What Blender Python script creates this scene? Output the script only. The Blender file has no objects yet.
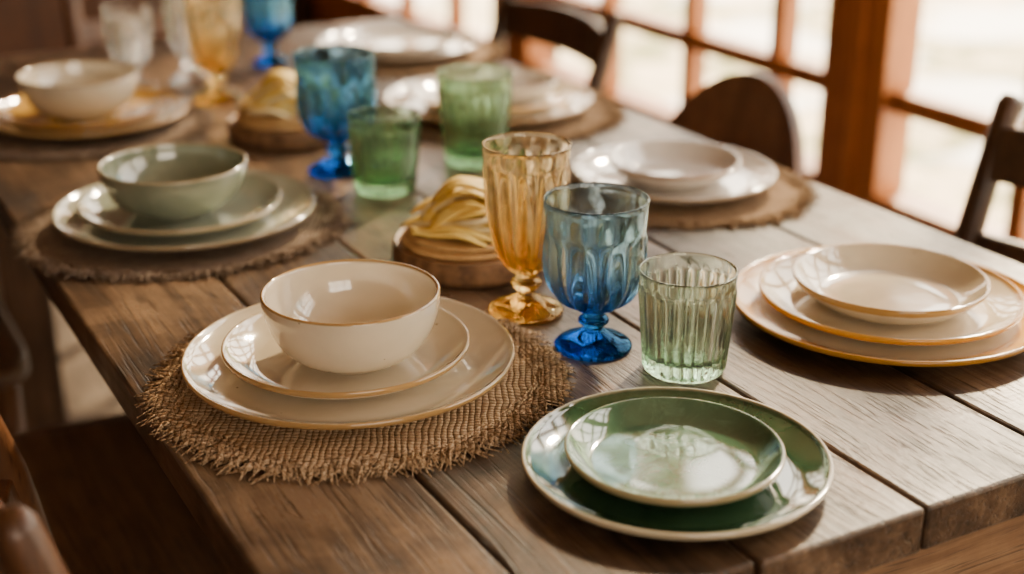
import bpy, math, random
from mathutils import Vector, Matrix, noise
random.seed(7)
YAW=math.radians(28.9); CY,SY=math.cos(YAW),math.sin(YAW)
TZ=0.75
def W(a,b,z=0.0): return Vector((-SY*a+CY*b, CY*a+SY*b, z))
COL=bpy.context.scene.collection

# ------------------------------------------------------------ materials
def newmat(name):
    m=bpy.data.materials.new(name); m.use_nodes=True
    nt=m.node_tree; nt.nodes.clear()
    o=nt.nodes.new('ShaderNodeOutputMaterial')
    return m,nt,o
class NB:
    def __init__(s,nt): s.nt=nt
    def n(s,t,**k):
        x=s.nt.nodes.new(t)
        for a,v in k.items(): setattr(x,a,v)
        return x
    def l(s,a,b): s.nt.links.new(a,b)
    def setin(s,sock,v):
        if isinstance(v,bpy.types.NodeSocket): s.l(v,sock)
        else: sock.default_value=v
    def math(s,op,a,b=0.0,c=0.0,clamp=False):
        x=s.n('ShaderNodeMath',operation=op); x.use_clamp=clamp
        s.setin(x.inputs[0],a); s.setin(x.inputs[1],b); s.setin(x.inputs[2],c)
        return x.outputs[0]
    def smooth(s,v,lo,hi):
        x=s.n('ShaderNodeMapRange',interpolation_type='SMOOTHSTEP')
        s.setin(x.inputs[0],v); x.inputs[1].default_value=lo; x.inputs[2].default_value=hi
        return x.outputs[0]
    def mix(s,f,a,b,bt='MIX'):
        x=s.n('ShaderNodeMix',data_type='RGBA',blend_type=bt)
        s.setin(x.inputs[0],f)
        for i,v in ((6,a),(7,b)):
            if isinstance(v,bpy.types.NodeSocket): s.l(v,x.inputs[i])
            else: x.inputs[i].default_value=(*v,1) if len(v)==3 else v
        return x.outputs[2]
    def coords(s,scale=(1,1,1)):
        tc=s.n('ShaderNodeTexCoord'); mp=s.n('ShaderNodeMapping')
        mp.inputs['Scale'].default_value=scale
        s.l(tc.outputs['Object'],mp.inputs[0]); return mp.outputs[0]
    def noise(s,vec,scale,detail=4,rough=.55,dist=0):
        x=s.n('ShaderNodeTexNoise'); s.l(vec,x.inputs['Vector'])
        x.inputs['Scale'].default_value=scale; x.inputs['Detail'].default_value=detail
        x.inputs['Roughness'].default_value=rough; x.inputs['Distortion'].default_value=dist
        return x.outputs[0]
    def ramp(s,v,stops):
        x=s.n('ShaderNodeValToRGB'); s.l(v,x.inputs[0])
        e=x.color_ramp.elements
        while len(e)<len(stops): e.new(.5)
        for i,(p,c) in enumerate(stops):
            e[i].position=p; e[i].color=(*c,1)
        return x.outputs[0]
    def bump(s,h,strength=.3,dist=.001):
        x=s.n('ShaderNodeBump'); s.l(h,x.inputs['Height'])
        x.inputs['Strength'].default_value=strength; x.inputs['Distance'].default_value=dist
        return x.outputs[0]
    def pr(s,out,color,rough=.5,normal=None,coat=0,spec=.5):
        p=s.n('ShaderNodeBsdfPrincipled')
        s.setin(p.inputs['Base Color'],color if isinstance(color,bpy.types.NodeSocket) else (*color,1))
        s.setin(p.inputs['Roughness'],rough)
        p.inputs['Coat Weight'].default_value=coat; p.inputs['Coat Roughness'].default_value=.03
        p.inputs['Specular IOR Level'].default_value=spec
        if normal: s.l(normal,p.inputs['Normal'])
        s.l(p.outputs[0],out.inputs[0]); return p

def wood(name,dark,mid,light,axis='y',plank=0.0,off=0.0,rough=(.3,.55),fine=1.0,bump=.35,seglen=0,stain=.35,pv=.22,spec=.5,warp=.025,crack=0):
    m,nt,o=newmat(name); b=NB(nt)
    st={'y':(1,.04,1),'x':(.04,1,1),'z':(1,1,.04)}[axis]
    tc=b.n('ShaderNodeTexCoord'); base=tc.outputs['Object']
    vec=base; rnd=None
    if plank:
        sp=b.n('ShaderNodeSeparateXYZ'); b.l(base,sp.inputs[0])
        i=0 if axis=='y' else 1
        idx=b.math('FLOOR',b.math('DIVIDE',b.math('SUBTRACT',sp.outputs[i],off),plank))
        key=idx
        if seglen:
            wn0=b.n('ShaderNodeTexWhiteNoise',noise_dimensions='1D'); b.l(idx,wn0.inputs['W'])
            seg=b.math('FLOOR',b.math('ADD',b.math('DIVIDE',sp.outputs[1-i],seglen),wn0.outputs[0]))
            key=b.math('ADD',b.math('MULTIPLY',idx,17.3),seg)
        wn=b.n('ShaderNodeTexWhiteNoise',noise_dimensions='1D'); b.l(key,wn.inputs['W'])
        rnd=wn.outputs[0]
        va=b.n('ShaderNodeVectorMath',operation='MULTIPLY_ADD')
        b.l(wn.outputs[1],va.inputs[0]); va.inputs[1].default_value=(5,9,3); b.l(base,va.inputs[2])
        vec=va.outputs[0]
    wz=b.n('ShaderNodeTexNoise'); b.l(vec,wz.inputs['Vector']); wz.inputs['Scale'].default_value=3.2; wz.inputs['Detail'].default_value=1
    vw=b.n('ShaderNodeVectorMath',operation='MULTIPLY_ADD'); b.l(wz.outputs[1],vw.inputs[0]); vw.inputs[1].default_value=(warp,warp,warp); b.l(vec,vw.inputs[2])
    mp=b.n('ShaderNodeMapping'); mp.inputs['Scale'].default_value=st; b.l(vw.outputs[0],mp.inputs[0]); v=mp.outputs[0]
    big=b.noise(v,22*fine,4,.62,.5)
    fineN=b.noise(v,210*fine,4,.75)
    cl=b.noise(base,6.5,5,.7,.5)
    g=b.math('ADD',b.math('MULTIPLY',big,.60),b.math('MULTIPLY',fineN,.40))
    if rnd is not None: g=b.math('ADD',g,b.math('MULTIPLY',b.math('SUBTRACT',rnd,.5),pv))
    g=b.math('ADD',g,b.math('MULTIPLY',b.math('SUBTRACT',cl,.5),stain))
    c=b.ramp(g,[(.35,dark),(.51,mid),(.70,light)])
    pore=b.smooth(b.noise(v,340*fine,2,.5),.56,.70)
    c=b.mix(b.math('MULTIPLY',pore,.6),c,tuple(x*.45 for x in dark))
    vo=b.n('ShaderNodeTexVoronoi'); 
    mk=b.n('ShaderNodeMapping'); mk.inputs['Scale'].default_value={'y':(1,.5,1),'x':(.5,1,1),'z':(1,1,.5)}[axis]
    b.l(vec,mk.inputs[0]); b.l(mk.outputs[0],vo.inputs[0]); vo.inputs['Scale'].default_value=5.5
    kn=b.math('SUBTRACT',1,b.smooth(vo.outputs[0],.02,.14))
    c=b.mix(b.math('MULTIPLY',kn,.85),c,tuple(x*.5 for x in dark))
    h=b.math('SUBTRACT',g,b.math('MULTIPLY',pore,.35))
    if crack:
        cn=b.noise(v,34,1,.4,.3)
        cr=b.math('SUBTRACT',1,b.smooth(b.math('ABSOLUTE',b.math('SUBTRACT',cn,.5)),.003,.012))
        gate=b.smooth(b.noise(vec,5,2,.5),.50,.60)
        cr=b.math('MULTIPLY',cr,gate)
        c=b.mix(b.math('MULTIPLY',cr,crack),c,tuple(x*.35 for x in dark))
        h=b.math('SUBTRACT',h,b.math('MULTIPLY',cr,.8))
    mr=b.n('ShaderNodeMapRange'); b.l(g,mr.inputs[0]); mr.inputs[1].default_value=.3; mr.inputs[2].default_value=.75
    mr.inputs[3].default_value=rough[1]; mr.inputs[4].default_value=rough[0]
    b.pr(o,c,mr.outputs[0],b.bump(h,bump,.0018),spec=spec)
    return m

def glaze(name,base,base2,edge,R=None,H=None,band=None,bandcol=None,speck=.5,speckcol=(.13,.07,.03),rough=.10,edgew=.0024,streak=0,bandsoft=.006,coat=.9,spec=.65):
    m,nt,o=newmat(name); b=NB(nt)
    tc=b.n('ShaderNodeTexCoord'); v=tc.outputs['Object']
    sp=b.n('ShaderNodeSeparateXYZ'); b.l(v,sp.inputs[0])
    r=b.math('SQRT',b.math('ADD',b.math('POWER',sp.outputs[0],2),b.math('POWER',sp.outputs[1],2)))
    n1=b.noise(v,14,4,.6,.4)
    c=b.mix(b.smooth(n1,.3,.7),base,base2)
    if streak:
        n2=b.noise(v,30,5,.7,1.5)
        c=b.mix(b.math('MULTIPLY',b.smooth(n2,.45,.75),streak),c,tuple(min(1,x*2.2+.03) for x in base))
    rn=b.math('ADD',r,b.math('MULTIPLY',b.math('SUBTRACT',b.noise(v,40,3,.6),.5),.002))
    if band:
        c=b.mix(b.smooth(rn,band,band+bandsoft),c,bandcol)
    if speck:
        vo=b.n('ShaderNodeTexVoronoi'); b.l(v,vo.inputs[0]); vo.inputs['Scale'].default_value=95
        sc=b.n('ShaderNodeSeparateColor'); b.l(vo.outputs['Color'],sc.inputs[0])
        th=b.math('MULTIPLY',b.math('GREATER_THAN',sc.outputs[0],.72),b.math('MULTIPLY',sc.outputs[1],.12))
        mk=b.math('LESS_THAN',vo.outputs[0],th)
        c=b.mix(b.math('MULTIPLY',mk,speck),c,speckcol)
    if H: em=b.smooth(b.math('ADD',sp.outputs[2],b.math('MULTIPLY',b.math('SUBTRACT',n1,.5),.001)),H-edgew,H-edgew*.4)
    else: em=b.smooth(rn,R-edgew,R-edgew*.35)
    c=b.mix(em,c,edge)
    b.pr(o,c,rough,b.bump(b.noise(v,16,2,.5),.14,.004),coat=coat,spec=spec)
    return m

def glass(name,top,low,h,rough=.0,trans=.14,lo=.22,hi=.62):
    m,nt,o=newmat(name); b=NB(nt)
    tc=b.n('ShaderNodeTexCoord'); sp=b.n('ShaderNodeSeparateXYZ'); b.l(tc.outputs['Object'],sp.inputs[0])
    c=b.mix(b.smooth(sp.outputs[2],h*lo,h*hi),low,top)
    g=b.n('ShaderNodeBsdfGlass'); b.l(c,g.inputs['Color']); g.inputs['IOR'].default_value=1.5; g.inputs['Roughness'].default_value=rough
    t=b.n('ShaderNodeBsdfTransparent'); b.l(c,t.inputs[0])
    mx=b.n('ShaderNodeMixShader'); mx.inputs[0].default_value=trans
    b.l(g.outputs[0],mx.inputs[1]); b.l(t.outputs[0],mx.inputs[2]); b.l(mx.outputs[0],o.inputs[0])
    return m

def plain(name,c1,c2,scale=20,rough=.6,bump=.3,bd=.002,det=4):
    m,nt,o=newmat(name); b=NB(nt); v=b.coords()
    n=b.noise(v,scale,det,.6)
    b.pr(o,b.mix(b.smooth(n,.3,.7),c1,c2),rough,b.bump(n,bump,bd)); return m

def burlap(name,c1,c2,dark,pitch=.0050):
    m,nt,o=newmat(name); b=NB(nt)
    tc=b.n('ShaderNodeTexCoord'); v0=tc.outputs['Object']
    nz=b.n('ShaderNodeTexNoise'); b.l(v0,nz.inputs['Vector']); nz.inputs['Scale'].default_value=26
    va=b.n('ShaderNodeVectorMath',operation='MULTIPLY_ADD'); b.l(nz.outputs[1],va.inputs[0]); va.inputs[1].default_value=(.009,.009,0); b.l(v0,va.inputs[2])
    sp=b.n('ShaderNodeSeparateXYZ'); b.l(va.outputs[0],sp.inputs[0])
    f=2*math.pi/pitch
    sx=b.math('ABSOLUTE',b.math('SINE',b.math('MULTIPLY',sp.outputs[0],f/2)))
    sy=b.math('ABSOLUTE',b.math('SINE',b.math('MULTIPLY',sp.outputs[1],f/2)))
    h=b.math('MULTIPLY',b.math('POWER',sx,.6),b.math('POWER',sy,.6))
    n=b.noise(v0,70,4,.7); n3=b.noise(v0,9,3,.6)
    c=b.mix(b.smooth(n,.3,.7),c1,c2)
    c=b.mix(b.math('MULTIPLY',b.smooth(n3,.35,.7),.3),c,dark)
    c=b.mix(b.smooth(h,.0,.5),dark,c)
    b.pr(o,c,.95,b.bump(b.math('ADD',h,b.math('MULTIPLY',n,.5)),.9,.0024),spec=.1)
    return m

# ------------------------------------------------------------ mesh builder
class MB:
    def __init__(s): s.v=[]; s.f=[]; s.mi=[]
    def add(s,vs,fs,mi=0):
        o=len(s.v); s.v+= [tuple(x) for x in vs]; s.f+=[tuple(i+o for i in f) for f in fs]; s.mi+=[mi]*len(fs)
    def box(s,x0,x1,y0,y1,z0,z1,mi=0):
        vs=[(x,y,z) for x in (x0,x1) for y in (y0,y1) for z in (z0,z1)]
        s.add(vs,[(0,1,3,2),(4,6,7,5),(0,4,5,1),(2,3,7,6),(0,2,6,4),(1,5,7,3)],mi)
    def lathe(s,prof,seg=96,nf=0,mi=0,cx=0,cy=0,cz=0):
        vs=[];fs=[];rows=[]
        for p in prof:
            r,z=p[0],p[1]; amp=p[2] if len(p)>2 else 0
            if r<1e-6: rows.append([len(vs)]); vs.append((cx,cy,cz+z))
            else:
                row=[]
                for i in range(seg):
                    t=2*math.pi*i/seg
                    rr=r+amp*(abs(math.cos(nf*t/2))-.6)*1.6 if nf else r
                    row.append(len(vs)); vs.append((cx+rr*math.cos(t),cy+rr*math.sin(t),cz+z))
                rows.append(row)
        for A,B in zip(rows,rows[1:]):
            for i in range(seg):
                j=(i+1)%seg
                if len(A)==1 and len(B)==1: break
                if len(A)==1: fs.append((A[0],B[j],B[i]))
                elif len(B)==1: fs.append((A[i],A[j],B[0]))
                else: fs.append((A[i],A[j],B[j],B[i]))
        s.add(vs,fs,mi)
    def tube(s,pts,rad,seg=12,mi=0,flat=1.0,up=None,closed=False):
        pts=[Vector(p) for p in pts]; n=len(pts); vs=[];fs=[]
        if not isinstance(rad,(list,tuple)): rad=[rad]*n
        ref=Vector(up) if up else Vector((0,0,1))
        for i,p in enumerate(pts):
            if closed: d=pts[(i+1)%n]-pts[i-1]
            else: d=pts[min(i+1,n-1)]-pts[max(i-1,0)]
            d.normalize()
            rf=ref if abs(d.dot(ref))<.95 else Vector((1,0,0))
            u=d.cross(rf).normalized(); w=u.cross(d).normalized()
            for k in range(seg):
                t=2*math.pi*k/seg
                vs.append(p+u*math.cos(t)*rad[i]+w*math.sin(t)*rad[i]*flat)
        rng=n if closed else n-1
        for i in range(rng):
            i2=(i+1)%n
            for k in range(seg):
                k2=(k+1)%seg
                fs.append((i*seg+k,i*seg+k2,i2*seg+k2,i2*seg+k))
        if not closed:
            fs.append(tuple(range(seg))[::-1]); fs.append(tuple((n-1)*seg+k for k in range(seg)))
        s.add(vs,fs,mi)
    def obj(s,name,mats,loc=(0,0,0),rotz=0.0,smooth=True,bevel=0,parent=None,sub=0):
        me=bpy.data.meshes.new(name); me.from_pydata(s.v,[],s.f); me.update()
        import bmesh
        bm=bmesh.new(); bm.from_mesh(me); bmesh.ops.recalc_face_normals(bm,faces=bm.faces); bm.to_mesh(me); bm.free()
        for m in (mats if isinstance(mats,(list,tuple)) else [mats]): me.materials.append(m)
        for p,mi in zip(me.polygons,s.mi): p.material_index=mi; p.use_smooth=smooth
        o=bpy.data.objects.new(name,me); COL.objects.link(o)
        o.location=loc; o.rotation_euler=(0,0,rotz)
        if parent: o.parent=parent
        if bevel:
            b=o.modifiers.new('bevel','BEVEL'); b.width=bevel; b.segments=2; b.limit_method='ANGLE'; b.angle_limit=math.radians(40)
        return o
def empty(name,loc=(0,0,0),rotz=0.0):
    e=bpy.data.objects.new(name,None); COL.objects.link(e); e.empty_display_size=.1
    e.location=loc; e.rotation_euler=(0,0,rotz); return e

# ------------------------------------------------------------ wood mats
M_table=wood('table_wood',(.017,.0095,.0055),(.066,.037,.020),(.18,.112,.066),'y',plank=.1459,off=.226,rough=(.24,.48),bump=.55,stain=.85,pv=.14,spec=.36,crack=.85)
M_tablex=wood('table_wood_cross',(.08,.04,.018),(.19,.10,.048),(.32,.20,.105),'x',rough=(.35,.55))
M_tablez=wood('table_wood_leg',(.06,.03,.014),(.15,.08,.04),(.28,.16,.09),'z',rough=(.35,.55))
M_chair=wood('chair_wood_dark',(.024,.010,.004),(.060,.026,.011),(.11,.05,.021),'z',rough=(.25,.45),bump=.2)
M_chair2=wood('chair_wood_warm',(.05,.019,.007),(.125,.050,.018),(.22,.095,.036),'z',rough=(.25,.45),bump=.2)
M_seat=wood('chair_seat_wood',(.05,.024,.012),(.12,.06,.030),(.22,.12,.062),'y',rough=(.25,.45),bump=.3)
M_frame=wood('window_wood',(.19,.055,.010),(.40,.135,.026),(.56,.22,.05),'z',rough=(.3,.5),bump=.2,stain=.2)
M_floor=wood('floor_wood',(.06,.045,.034),(.14,.105,.08),(.24,.19,.145),'y',plank=.13,rough=(.3,.5),seglen=1.3)
M_wall=plain('wall_plaster',(.12,.065,.035),(.16,.09,.05),6,.85)
M_wallwood=wood('wall_panel_wood',(.035,.013,.005),(.08,.03,.011),(.13,.05,.018),'z',rough=(.35,.55))
M_ceil=plain('ceiling_plaster',(.34,.24,.16),(.38,.28,.19),5,.9)

# ------------------------------------------------------------ room (local x=across(b), y=along(a))
def room(name,boxes,mat,bevel=0,smooth=False):
    m=MB()
    for bx in boxes: m.box(*bx)
    return m.obj(name,mat,rotz=YAW,smooth=smooth,bevel=bevel)
X0,X1,Y0,Y1,ZC=-1.9,1.9,-1.7,5.1,2.6
room('floor',[(X0-.1,X1+.1,Y0-.1,Y1+.1,-.05,0)],M_floor)
room('ceiling',[(X0-.1,X1+.1,Y0-.1,Y1+.1,ZC,ZC+.08)],M_ceil)
room('wall_left',[(X0-.1,X0,Y0-.1,Y1+.1,0,ZC)],M_wall)
room('wall_far',[(X0,X1,Y1,Y1+.1,0,ZC)],M_wallwood)
ZL,ZH=.26,2.32
spans=[(-.86,.55),(.65,1.985),(2.05,3.35),(3.45,4.85)]
bx=[(X1,X1+.1,Y0-.1,Y1+.1,0,ZL),(X1,X1+.1,Y0-.1,Y1+.1,ZH,ZC)]
ed=[Y0-.1]+[e for s_ in spans for e in s_]+[Y1+.1]
for i in range(0,len(ed),2): bx.append((X1,X1+.1,ed[i],ed[i+1],ZL,ZH))
room('wall_right',bx,M_wallwood)
wb=(-.8,.9,.95,2.1)
room('wall_back',[(X0,X1,Y0-.1,Y0,0,wb[2]),(X0,X1,Y0-.1,Y0,wb[3],ZC),(X0,wb[0],Y0-.1,Y0,wb[2],wb[3]),(wb[1],X1,Y0-.1,Y0,wb[2],wb[3])],M_wall)
room('baseboard_right',[(X1-.02,X1,Y0,Y1,0,.12)],M_frame,.004)
room('baseboard_far',[(X0,X1-.02,Y1-.02,Y1,0,.12)],M_chair2,.004)
room('baseboard_left',[(X0,X0+.02,Y0,Y1-.02,0,.12)],M_chair2,.004)

def window(i,a0,a1,bars):
    e=empty('window_%d'%i,rotz=YAW)
    m=MB(); st=.055; xa,xb=X1-.035,X1+.045
    m.box(xa,xb,a0,a0+st,ZL,ZH); m.box(xa,xb,a1-st,a1,ZL,ZH)
    m.box(xa,xb,a0+st,a1-st,ZL,.42); m.box(xa,xb,a0+st,a1-st,ZH-.08,ZH)
    for c in bars: m.box(xa+.015,xb-.015,c-.018,c+.018,.42,ZH-.08)
    z=.585
    while z<ZH-.15:
        m.box(xa+.013,xb-.013,a0+st,a1-st,z,z+.04); z+=.36
    m.obj('frame',M_frame,smooth=False,bevel=.004,parent=e)
    k=MB(); k.tube([(xa-.03,a0+st/2,1.05),(xa-.03,a0+st/2,1.17)],.008); k.tube([(xa,a0+st/2,1.07),(xa-.03,a0+st/2,1.07)],.006)
    k.obj('handle',M_chair,parent=e)
    s=MB(); s.box(X1-.07,X1-.005,a0-.02,a1+.02,ZL-.03,ZL); s.obj('sill',M_frame,smooth=False,bevel=.004,parent=e)
window(1,2.05,3.35,[2.275,2.587,2.94])
window(2,.65,1.985,[1.60,1.28,.965])
window(3,-.86,.55,[.2,-.15,-.5])
window(4,3.45,4.85,[3.8,4.15,4.5])
e=empty('window_5',rotz=YAW); m=MB()  # unseen window behind the camera, added to let in fill light
m.box(wb[0],wb[0]+.06,Y0-.07,Y0+.03,wb[2],wb[3]); m.box(wb[1]-.06,wb[1],Y0-.07,Y0+.03,wb[2],wb[3])
m.box(wb[0]+.06,wb[1]-.06,Y0-.07,Y0+.03,wb[2],wb[2]+.07); m.box(wb[0]+.06,wb[1]-.06,Y0-.07,Y0+.03,wb[3]-.07,wb[3])
for c in (-.23,.33): m.box(c-.02,c+.02,Y0-.05,Y0+.01,wb[2]+.07,wb[3]-.07)
m.box(wb[0]+.06,wb[1]-.06,Y0-.045,Y0+.005,1.49,1.52)
m.obj('frame',M_frame,smooth=False,bevel=.004,parent=e)
room('trim_1',[(X1-.05,X1-.001,1.986,2.049,0.13,2.5)],M_frame,.006)
room('trim_2',[(X1-.05,X1-.001,3.351,3.449,0.13,2.5)],M_frame,.006)
room('trim_3',[(X1-.05,X1-.001,.551,.649,0.13,2.5)],M_frame,.006)

# outside patio
m_,nt_,o_=newmat('patio_ground'); b_=NB(nt_); v=b_.coords()
c=b_.mix(b_.smooth(b_.noise(v,2.6,5,.65),.42,.58),(.74,.58,.36),(.22,.20,.07))
c=b_.mix(b_.smooth(b_.noise(v,1.3,2,.5),.50,.62),c,(.84,.78,.68))
b_.pr(o_,c,.9)
m=MB(); m.box(X1+.1,14,-8,16,-.2,-.1); m.obj('patio_ground',m_,rotz=YAW,smooth=False)
m=MB()
for i in range(46):
    a=-7+i*.5; r=.8+random.random()*.4; cx=10+random.random()*1.2
    pr=[(0,-r)]+[(r*math.cos(t)*1.0,r*math.sin(t)) for t in [math.radians(q) for q in range(-75,90,15)]]+[(0,r)]
    m.lathe(pr,20,cx=cx,cy=a,cz=.7)
ob=m.obj('hedge',plain('hedge_leaf',(.05,.10,.02),(.22,.26,.06),9,.8,1,.1,6),rotz=YAW)

# ------------------------------------------------------------ table
TB0,TB1,TA0,TA1=.226,1.101,.605,2.45
tab=empty('dining_table',rotz=YAW)
m=MB(); pw=(TB1-TB0)/6
for i in range(6):
    m.box(TB0+i*pw+.0013,TB0+(i+1)*pw-.0013,TA0+random.uniform(-.003,.003),TA1,TZ-.036,TZ)
m.obj('top_planks',M_table,smooth=False,bevel=.003,parent=tab)
m=MB(); m.box(TB0+.07,TB1-.07,TA0+.045,TA0+.07,TZ-.16,TZ-.037); m.box(TB0+.07,TB1-.07,TA1-.07,TA1-.045,TZ-.16,TZ-.037)
m.obj('apron_ends',M_tablex,smooth=False,bevel=.003,parent=tab)
m=MB(); m.box(TB0+.045,TB0+.07,TA0+.05,TA1-.05,TZ-.13,TZ-.037); m.box(TB1-.07,TB1-.045,TA0+.05,TA1-.05,TZ-.13,TZ-.037)
m.obj('apron_sides',M_table,smooth=False,bevel=.003,parent=tab)
m=MB()
for x in (TB0+.075,TB1-.155):
    for y in (TA0+.075,TA1-.155): m.box(x,x+.08,y,y+.08,0,TZ-.038)
m.obj('legs',M_tablez,smooth=False,bevel=.006,parent=tab)

# ------------------------------------------------------------ chairs (face +x local)
def seatmesh(m,hx,hy,z0,z1,cx=0,p=.28):
    n=48; vs=[];fs=[]
    rings=[(0.0,z1-.008),(.5,z1-.006),(.85,z1-.001),(.97,z1),(1,z1-.006),(1,z0+.006),(.97,z0),(0,z0)]
    for s_,z in rings:
        for k in range(n):
            t=2*math.pi*k/n; c_,s2=math.cos(t),math.sin(t)
            x=hx*math.copysign(abs(c_)**p,c_)*s_; y=hy*math.copysign(abs(s2)**p,s2)*s_*(1-.06*(0 if c_>0 else 1))
            vs.append((cx+x,y,z))
    for i in range(len(rings)-1):
        for k in range(n):
            k2=(k+1)%n; fs.append((i*n+k,i*n+k2,(i+1)*n+k2,(i+1)*n+k))
    m.add(vs,fs)
def slat(m,x,w,zc,h,th=.014,bow=.03,arch=0.0,n=14,lean=.2):
    vs=[];fs=[]
    for i in range(n+1):
        y=-w+2*w*i/n; q=1-(y/w)**2; dx=-bow*q; zt=zc+h/2+arch*q; zb=zc-h/2
        for (xx,zz) in ((x+dx,zb),(x+dx+th,zb),(x+dx+th-lean*(zt-zb),zt),(x+dx-lean*(zt-zb),zt)): vs.append((xx,y,zz))
    for i in range(n):
        for k in range(4):
            k2=(k+1)%4; fs.append((i*4+k,i*4+k2,i*4+4+k2,i*4+4+k))
    fs+= [(0,1,2,3),(n*4+3,n*4+2,n*4+1,n*4)]
    m.add(vs,fs)
def chair_base(e,mat,seat=None):
    m=MB(); seatmesh(m,.21,.22,.435,.462); m.obj('seat',seat or mat,parent=e)
    m=MB()
    for y in (-.17,.17):
        m.tube([(.17,y,.437),(.172,y,.25),(.178,y*1.04,0)],[.019,.017,.013],14)
    m.tube([(.174,-.17,.22),(.174,.17,.22)],.009,10)
    for y in (-.175,.175): m.tube([(.174,y,.16),(-.18,y,.16)],.009,10)
    m.obj('front_legs',mat,parent=e)
def ladder_chair(a,b,rot,mat=M_chair,top=.84,seat=None):
    e=empty('dining_chair',W(a,b,0),YAW+rot); chair_base(e,mat,seat)
    m=MB()
    for y in (-.19,.19):
        m.tube([(-.21,y,0),(-.18,y,.25),(-.17,y,.45),(-.205,y,.65),(-.25,y,top-.012),(-.254,y,top-.003),(-.255,y,top)],[.014,.018,.019,.018,.016,.012,.005],14)
    m.obj('back_posts',mat,parent=e)
    m=MB(); slat(m,-.228,.185,top-.07,.065,arch=.012); slat(m,-.205,.185,top-.19,.045); slat(m,-.185,.185,top-.29,.04)
    m.obj('back_slats',mat,smooth=False,bevel=.003,parent=e); return e
def round_chair(a,b,rot,mat=M_chair,top=.78):
    e=empty('dining_chair',W(a,b,0),YAW+rot); chair_base(e,mat)
    m=MB()
    for y in (-.15,.15): m.tube([(-.20,y*1.1,0),(-.17,y,.3),(-.165,y,.5),(-.18,y,.56)],[.013,.017,.018,.016],14)
    m.obj('back_legs',mat,parent=e)
    m=MB(); n=30; w=.185; vs=[];fs=[]
    for i in range(n+1):
        u=-1+2*i/n; y=w*math.sin(u*math.pi/2); q=math.sqrt(max(0,1-(y/w)**2)); bow=-.035*(1-(y/w)**2)
        zb=.50+.02*q; zt=.56+(top-.56)*q
        for (xx,zz) in ((-.17+bow,zb),(-.152+bow,zb),(-.152+bow-.2*(zt-zb),zt),(-.17+bow-.2*(zt-zb),zt)): vs.append((xx,y,zz))
    for i in range(n):
        for k in range(4):
            k2=(k+1)%4; fs.append((i*4+k,i*4+k2,i*4+4+k2,i*4+4+k))
    fs+=[(0,1,2,3),(n*4+3,n*4+2,n*4+1,n*4)]; m.add(vs,fs)
    m.obj('back_panel',mat,smooth=False,bevel=.004,parent=e); return e
PI=math.pi
ladder_chair(.99,1.10,PI); round_chair(1.68,1.12,PI,M_chair2,.765); ladder_chair(2.26,1.10,PI,top=.80)
ladder_chair(.97,.34,0,M_chair2,.82,M_seat); ladder_chair(1.40,.19,0,M_chair2,seat=M_seat); ladder_chair(2.02,.06,0,M_chair2,seat=M_seat)
ladder_chair(2.78,.80,-PI/2,M_chair2,.86)

# ------------------------------------------------------------ tableware
def plate(name,X,Y,z,R,H,mat,flat=.78,t=.004):
    fr=R*.58; prof=[(0,.0025),(fr-.006,.0025),(fr-.004,0),(fr,0),(fr+.003,.0022)]
    n=8
    r1=R*flat
    for i in range(n+1):
        u=i/n; r=fr+.003+(R-.0008-fr-.003)*u
        k=max(0,(r-r1*.9)/(R-r1*.9)); prof.append((r,.0026+ (H-.0045-.0026)*(k**1.5)))
    prof+=[(R,H-.0022),(R-.0002,H-.0008),(R-.0014,H),(R-.003,H-.0008)]
    for i in range(n+1):
        u=1-i/n; r=r1*.92+(R-.004-r1*.92)*u; k=(r-r1*.92)/(R-.004-r1*.92)
        prof.append((r,.0062+(H-.0022-.0062)*(k**1.55)))
    prof+=[(r1*.6,.0058),(0,.0056)]
    m=MB(); m.lathe(prof,128); return m.obj(name,mat,(X,Y,z))
def bowl(name,X,Y,z,R,H,mat,foot=.42,t=.004):
    fr=R*foot; prof=[(0,.003),(fr-.004,.003),(fr-.003,0),(fr,0),(fr+.001,.004)]
    n=14
    for i in range(n+1):
        th=i/n*math.pi/2; r=fr+.001+(R-fr-.001)*math.sin(th)**.92; zz=.004+(H-.0045-.0015)*(1-math.cos(th))**.95
        prof.append((r,zz))
    prof+=[(R,H-.0015),(R-.0008,H-.0002),(R-.0020,H),(R-.0034,H-.001)]
    for i in range(n+1):
        th=(1-i/n)*math.pi/2; r=(fr-.004)+(R-.004-fr+.004)*math.sin(th)**.92; zz=.008+(H-.0025-.008)*(1-math.cos(th))**.95
        prof.append((r,zz))
    prof.append((0,.0078))
    m=MB(); m.lathe(prof,128); return m.obj(name,mat,(X,Y,z))
CR=(.66,.56,.40); CR2=(.74,.64,.48); GOLD=(.38,.225,.08)
Z=TZ
zb=Z+.0045
plate('dinner_plate',-.135,1.064,zb,.1375,.021,glaze('cream_dinner',CR,CR2,GOLD,R=.1375,edgew=.0024,speck=.7))
plate('salad_plate',-.138,1.070,zb+.0064,.103,.021,glaze('cream_salad',CR2,CR,GOLD,R=.103,edgew=.0024,speck=.7))
bowl('bowl',-.132,1.065,zb+.0128,.0735,.061,glaze('cream_bowl',(.67,.58,.44),CR2,GOLD,H=.061,edgew=.0022),foot=.46)
SG=(.15,.175,.125); SG2=(.215,.24,.175)
plate('dinner_plate',-.356,1.455,zb,.1405,.020,glaze('sage_dinner',(.36,.36,.28),(.44,.43,.34),(.26,.20,.12),R=.1405))
plate('salad_plate',-.361,1.456,zb+.0064,.109,.020,glaze('sage_salad',(.28,.31,.235),(.36,.385,.29),(.28,.22,.13),R=.109))
bowl('bowl',-.365,1.451,zb+.0128,.0790,.056,glaze('sage_bowl',SG,SG2,(.32,.26,.16),H=.056),foot=.42)
OC=(.50,.28,.05)
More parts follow.
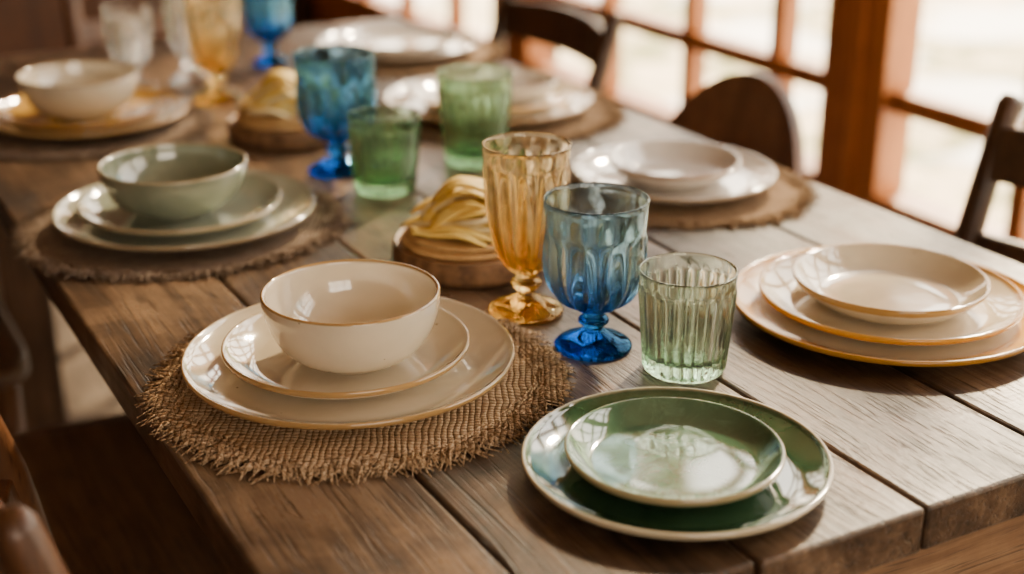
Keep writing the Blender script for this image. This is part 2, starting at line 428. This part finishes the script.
plate('dinner_plate',-.582,1.878,zb,.136,.020,glaze('cream_dinner_b',(.50,.41,.28),CR,GOLD,R=.136,band=.118,bandcol=(.50,.32,.10)))
plate('salad_plate',-.585,1.875,zb+.0064,.113,.020,glaze('ochre_salad',OC,(.58,.34,.07),(.3,.15,.04),R=.113))
bowl('bowl',-.588,1.870,zb+.0128,.080,.058,glaze('cream_bowl_b',(.50,.44,.34),(.57,.51,.40),(.3,.2,.1),H=.058),foot=.42)
GR=(.019,.048,.021); GR2=(.035,.078,.036)
plate('dinner_plate',.1187,.899,Z,.112,.017,glaze('green_dinner',GR,GR2,(.48,.41,.28),R=.112,edgew=.0042,speck=.45,speckcol=(.22,.24,.12),streak=.3,rough=.08),flat=.8)
plate('salad_plate',.1165,.894,Z+.0064,.079,.020,glaze('green_salad',(.042,.088,.048),(.070,.130,.074),(.34,.27,.15),R=.079,edgew=.002,speck=.45,speckcol=(.25,.28,.15),streak=.5,rough=.08),flat=.8)
plate('dinner_plate',.3457,1.195,Z,.143,.019,glaze('ochre_rim_dinner',CR,CR2,(.36,.17,.02),R=.143,band=.113,bandcol=(.60,.29,.025),coat=.3,spec=.4,rough=.2))
plate('salad_plate',.347,1.197,Z+.0064,.119,.021,glaze('cream_luncheon',CR,CR2,(.50,.25,.03),R=.119,edgew=.008,coat=.4,spec=.5))
plate('side_plate',.347,1.199,Z+.0128,.0885,.027,glaze('cream_side',(.58,.49,.35),CR,(.38,.21,.05),R=.0885,edgew=.004),flat=.75)
WH=(.58,.53,.47); WH2=(.66,.61,.54)
plate('dinner_plate',.192,1.593,zb,.120,.020,glaze('white_dinner',WH,WH2,(.34,.26,.18),R=.120,edgew=.002))
plate('soup_plate',.191,1.592,zb+.0064,.079,.027,glaze('white_soup',WH,WH2,(.3,.2,.13),R=.079,edgew=.002),flat=.7)
plate('dinner_plate',-.033,1.952,zb,.148,.020,glaze('cream_dinner_c',CR,CR2,(.34,.20,.08),R=.148,edgew=.002))
plate('salad_plate',-.030,1.955,zb+.0064,.112,.021,glaze('ochre_rim_salad',CR,CR2,(.5,.3,.1),R=.112,edgew=.004))
bowl('bowl',.005,1.962,zb+.0128,.062,.030,glaze('white_bowl',WH,WH2,(.35,.25,.15),H=.030),foot=.5)
plate('dinner_plate',-.19,2.340,zb,.136,.020,glaze('white_dinner_b',WH,WH2,(.34,.26,.18),R=.136,edgew=.002))
plate('salad_plate',-.192,2.342,zb+.0064,.103,.021,glaze('white_salad_b',WH2,WH,(.34,.26,.18),R=.103,edgew=.002))

# mats
def mat(name,X,Y,R,mt,seed,fr=(.010,.028),ns=1000):
    rnd=random.Random(seed); m=MB(); seg=200; rings=34; vs=[];fs=[]
    def er(t): return R*(1+.018*math.sin(3*t+seed)+.012*math.sin(7*t+seed*2)+.014*noise.noise(Vector((math.cos(t)*6,math.sin(t)*6,seed))))
    vs.append((0,0,.0032))
    for j in range(1,rings+1):
        for i in range(seg):
            t=2*math.pi*i/seg; r=er(t)*j/rings
            z=.0030+.0012*noise.noise(Vector((r*math.cos(t)*40,r*math.sin(t)*40,seed)))*(1 if j>18 else .2)
            if j>28: z+=.004*max(0,noise.noise(Vector((math.cos(t)*3,math.sin(t)*3,seed+5))))*((j-28)/6)
            vs.append((r*math.cos(t),r*math.sin(t),z))
    for i in range(seg): fs.append((0,1+i,1+(i+1)%seg))
    for j in range(rings-1):
        for i in range(seg):
            k=(i+1)%seg; fs.append((1+j*seg+i,1+(j+1)*seg+i,1+(j+1)*seg+k,1+j*seg+k))
    o=len(vs)
    for i in range(seg):
        t=2*math.pi*i/seg; vs.append((er(t)*math.cos(t),er(t)*math.sin(t),.0003))
    for i in range(seg):
        k=(i+1)%seg; fs.append((1+(rings-1)*seg+i,o+i,o+k,1+(rings-1)*seg+k))
    m.add(vs,fs)
    for i in range(ns):
        t=rnd.uniform(0,2*math.pi); r0=er(t)-rnd.uniform(.001,.006); L=rnd.uniform(*fr)
        d=t+rnd.gauss(0,.5); z0=rnd.uniform(.0015,.004)
        p0=Vector((r0*math.cos(t),r0*math.sin(t),z0)); p1=p0+Vector((math.cos(d),math.sin(d),0))*L*.5+Vector((0,0,rnd.uniform(-.0005,.003)))
        d2=d+rnd.gauss(0,.7); p2=p1+Vector((math.cos(d2),math.sin(d2),0))*L*.5; p2.z=rnd.uniform(.0008,.003)
        w=rnd.uniform(.0006,.0011); m.tube([p0,p1,p2],[w,w,w*.5],4)
    for q in range(4):
        pts=[]
        for i in range(160):
            t=2*math.pi*i/160; r=er(t)+.002-q*.004+.0015*noise.noise(Vector((math.cos(t)*9,math.sin(t)*9,q+seed)))
            pts.append((r*math.cos(t),r*math.sin(t),.0035+.001*math.sin(t*37+q)))
        m.tube(pts,.0012,5,closed=True)
    return m.obj(name,mt,(X,Y,TZ))
B1=burlap('burlap_tan',(.44,.29,.165),(.57,.40,.245),(.17,.095,.047))
B2=burlap('burlap_taupe',(.20,.14,.10),(.28,.205,.15),(.08,.052,.035))
B3=burlap('burlap_brown',(.28,.18,.105),(.36,.24,.14),(.11,.065,.036))
mat('woven_placemat',-.129,1.058,.153,B1,1,(.012,.034),1600)
mat('woven_placemat',-.361,1.455,.163,B2,2)
mat('woven_placemat',-.588,1.870,.158,B2,3)
mat('woven_placemat',.203,1.585,.138,B3,4)
mat('woven_placemat',-.018,1.945,.163,B3,5)
mat('woven_placemat',-.180,2.335,.155,B3,6)

# glassware
def goblet(name,X,Y,outer,mt,nf,th=.0020,rot=0.0):
    o=outer['p']; zi=outer['zi']
    prof=[(0,.0015),(o[0][0]*.8,.0012)]+[(r,z,a) for r,z,a in o]
    R,H,_=o[-1]
    prof+=[(R-.0002,H+.0006),(R-.0010,H+.0010),(R-th+.0003,H+.0004)]
    inner=[(r-th,z,a*.15) for r,z,a in reversed(o) if z>zi+.002 and r-th>.006]
    prof+=inner; prof+=[(inner[-1][0]*.55,zi+.0006,0),(0,zi)]
    m=MB(); m.lathe(prof,nf*12,nf); return m.obj(name,mt,(X,Y,TZ),rot)
def interp(keys,n):
    out=[]; K=keys
    for i in range(len(K)-1):
        p0=K[max(i-1,0)];p1=K[i];p2=K[i+1];p3=K[min(i+2,len(K)-1)]
        for j in range(n):
            t=j/n
            out.append(tuple(.5*((2*p1[k])+(-p0[k]+p2[k])*t+(2*p0[k]-5*p1[k]+4*p2[k]-p3[k])*t*t+(-p0[k]+3*p1[k]-3*p2[k]+p3[k])*t**3) for k in range(3)))
    out.append(K[-1]); return out
def blueP(h=.1354,R=.0455):
    s=h/.1354; q=R/.0455
    K=[(.0335,.0004,0),(.0345,.003,0),(.030,.007,0),(.018,.012,0),(.0095,.017,0),(.0085,.020,0),(.0135,.024,0),(.0125,.028,0),(.0088,.031,0),(.0115,.035,.0003),(.024,.0415,.0030),(.034,.051,.0050),(.0400,.064,.0054),(.0420,.080,.0052),(.0425,.097,.0040),(.0432,.107,.0004),(.0440,.116,0),(.0455,.1344,0)]
    return {'p':interp([(r*q,z*s,a) for r,z,a in K],3),'zi':.040*s}
def amberP(h=.159,R=.0405):
    s=h/.159; q=R/.0405
    K=[(.034,.0004,0),(.0355,.003,0),(.032,.007,0),(.018,.0125,0),(.0095,.018,0),(.0085,.022,0),(.0135,.027,0),(.014,.031,0),(.0095,.035,0),(.0125,.040,.0004),(.0195,.047,.0020),(.0255,.057,.0032),(.030,.072,.0038),(.034,.092,.0038),(.037,.118,.0034),(.0385,.136,.0026),(.0392,.144,.0002),(.0405,.158,0)]
    return {'p':interp([(r*q,z*s,a) for r,z,a in K],3),'zi':.045*s}
def tumbP(h=.09,R=.0415,rb=.034,amp=.0026):
    K=[(rb-.0015,.0004,0),(rb,.002,.0002),(rb+.0004,.006,amp),(rb+(R-rb)*.3,h*.3,amp),(rb+(R-rb)*.6,h*.6,amp),(rb+(R-rb)*.8,h*.80,amp),(rb+(R-rb)*.88,h*.86,.0001),(R,h-.001,0)]
    return {'p':interp(K,4),'zi':.011}
GB=glass('glass_blue',(.75,.865,.92),(.14,.36,.64),.135,lo=.20,hi=.62)
GB2=glass('glass_blue_deep',(.55,.75,.87),(.16,.40,.70),.14)
GA=glass('glass_amber',(.985,.925,.79),(.95,.79,.46),.159,lo=.2,hi=.75)
GG=glass('glass_green',(.91,.96,.91),(.78,.91,.79),.09,lo=0,hi=.35)
GG2=glass('glass_green_b',(.76,.87,.76),(.64,.81,.64),.11,lo=0,hi=.4)
GC=glass('glass_clear',(.98,.98,.98),(.97,.975,.98),.12)
goblet('blue_goblet',.0712,1.1265,blueP(.1375,.0452),GB,12)
goblet('amber_goblet',.0132,1.206,amberP(.1625,.0400),GA,14)
goblet('green_tumbler',.1458,1.081,tumbP(.0905,.0410,.0335),GG,24)
goblet('blue_goblet',-.213,1.660,blueP(.1475,.0495),GB2,12)
goblet('green_tumbler',-.149,1.583,tumbP(.092,.0425,.034),GG2,24)
goblet('green_tumbler',-.046,1.700,tumbP(.115,.0475,.036,.0024),GG2,22)
goblet('amber_goblet',-.432,2.02,amberP(.165,.042),GA,14)
goblet('blue_goblet',-.394,2.264,blueP(.14,.038),GB2,12)
goblet('clear_goblet',-.575,2.097,amberP(.125,.038),GC,14)
goblet('clear_goblet',-.50,2.15,amberP(.15,.036),GC,14)

# round serving boards with flatbreads and folded napkins
M_bark=plain('board_bark_edge',(.10,.048,.020),(.24,.125,.055),70,.75,.9,.002)
M_board=wood('board_wood',(.16,.08,.035),(.32,.18,.085),(.46,.29,.15),'x',rough=(.4,.6))
M_bread=plain('flatbread_crust',(.44,.25,.09),(.62,.40,.17),45,.7,.6,.002)
M_rib=plain('yellow_napkin_cloth',(.76,.49,.07),(.84,.64,.18),30,.6,.2,.001)
M_rib2=plain('cream_napkin_cloth',(.78,.64,.32),(.84,.74,.46),30,.6,.2,.001)
def board(X,Y,R,seed,hs=1.0):
    rnd=random.Random(seed); e=empty('round_serving_board',(X,Y,TZ))
    m=MB(); seg=120; vs=[];fs=[]
    prof=[(.90,.0004),(.97,.003),(1.0,.009),(.995,.016),(.985,.022),(.955,.0255)]
    for s_,z in prof:
        for i in range(seg):
            t=2*math.pi*i/seg
            rr=R*s_*(1+.016*math.sin(2*t+seed)+.022*noise.noise(Vector((math.cos(t)*5,math.sin(t)*5,seed+z*60))))
            vs.append((rr*math.cos(t),rr*math.sin(t),z))
    for j in range(len(prof)-1):
        for i in range(seg):
            k=(i+1)%seg; fs.append((j*seg+i,j*seg+k,(j+1)*seg+k,(j+1)*seg+i))
    fs.append(tuple(range(seg))[::-1])
    m.add(vs,fs,0)
    tv=[v for v in vs[-seg:]]; iv=[(x*.97,y*.97,.0245) for x,y,z in tv]; 
    m.add(tv+iv,[(i,(i+1)%seg,seg+(i+1)%seg,seg+i) for i in range(seg)]+[tuple(seg+i for i in range(seg))],1)
    m.obj('bark_edge_board',[M_bark,M_board],parent=e)
    m=MB(); z=.0246
    for k in range(2):
        r=R*.86*(1-.05*k); cx,cy=rnd.uniform(-.004,.004),rnd.uniform(-.004,.004)
        pr=[(0,z),(r*.9,z),(r,z+.003),(r*.97,z+.0062),(r*.7,z+.0068),(0,z+.0062)]; m.lathe(pr,48,7,cx=cx,cy=cy); z+=.0070
    m.obj('flatbreads',M_bread,parent=e)
    m=MB()
    for lay in range(3):
        nk=(12,10,7)[lay]; a0=(-.35,.35,-.1)[lay]
        for k in range(nk):
            f=(k+.5)/nk; s_=2*f-1; sp_=R*(.80,.64,.44)[lay]
            c=Vector((-math.sin(a0)*s_*sp_,math.cos(a0)*s_*sp_,0))+Vector((-.02*R,.06*R,0))
            L=R*(.80,.68,.52)[lay]*math.sqrt(1-.75*s_*s_)*rnd.uniform(.88,1.08); pts=[]; cv=rnd.uniform(-.35,.35)-s_*.5
            for i in range(17):
                u=-1+2*i/16; an=a0+cv*u
                p=c+Vector((math.cos(an),math.sin(an),0))*L*u
                hz=(.013+.010*lay)*(1-.6*s_*s_)
                pts.append((p.x,p.y,z+.002+hs*(hz*(1-abs(u)**2.6)+lay*.006)+.0015*math.sin(5*u+k)))
            w=rnd.uniform(.0062,.0085)
            m.tube(pts,[w*(1-.45*abs(-1+2*i/16)**4) for i in range(17)],10,mi=int(rnd.random()<.3),flat=.34)
    m.obj('folded_napkin',[M_rib,M_rib2],parent=e)
board(-.042,1.337,.080,3)
board(-.300,1.818,.078,9)

# ------------------------------------------------------------ light
def look(o,d,up='Y'): o.rotation_euler=Vector(d).to_track_quat('-Z',up).to_euler()
world=bpy.data.worlds.new('World'); bpy.context.scene.world=world; world.use_nodes=True
nt=world.node_tree; nt.nodes.clear(); b=NB(nt)
tc=b.n('ShaderNodeTexCoord'); sp=b.n('ShaderNodeSeparateXYZ'); b.l(tc.outputs['Generated'],sp.inputs[0])
c=b.mix(b.smooth(sp.outputs[2],-.1,.7),(1.0,.81,.57),(1.0,.92,.82))
bg=b.n('ShaderNodeBackground'); b.l(c,bg.inputs[0]); bg.inputs[1].default_value=10.0
o=b.n('ShaderNodeOutputWorld'); b.l(bg.outputs[0],o.inputs[0])
def portal(a,bb,z,w,h,d):
    l=bpy.data.lights.new('window_portal','AREA'); l.shape='RECTANGLE'; l.size=w; l.size_y=h; l.cycles.is_portal=True
    ob=bpy.data.objects.new('window_portal',l); COL.objects.link(ob); ob.location=W(a,bb,z); look(ob,d)
P=Vector((CY,SY,0)); D=Vector((-SY,CY,0))
for a0,a1 in spans: portal((a0+a1)/2,X1+.09,(ZL+ZH)/2,a1-a0,ZH-ZL,-P)
portal(Y0-.09,.05,1.52,1.7,1.15,D)
s=bpy.data.lights.new('sun','SUN'); s.energy=15; s.angle=math.radians(4.5); s.color=(1,.79,.50)
so=bpy.data.objects.new('sun',s); COL.objects.link(so); so.location=(3,3,5)
look(so, -P*.75 - D*.55 - Vector((0,0,.62)))

# ------------------------------------------------------------ camera
cam=bpy.data.cameras.new('camera'); co=bpy.data.objects.new('camera',cam); COL.objects.link(co)
co.location=(0,0,1.25); co.rotation_euler=(math.radians(90-21.5),0,0)
cam.sensor_width=36; cam.lens=36*1400/1024; cam.clip_start=.02
cam.dof.use_dof=True; cam.dof.focus_distance=1.11; cam.dof.aperture_fstop=2.5
bpy.context.scene.camera=co
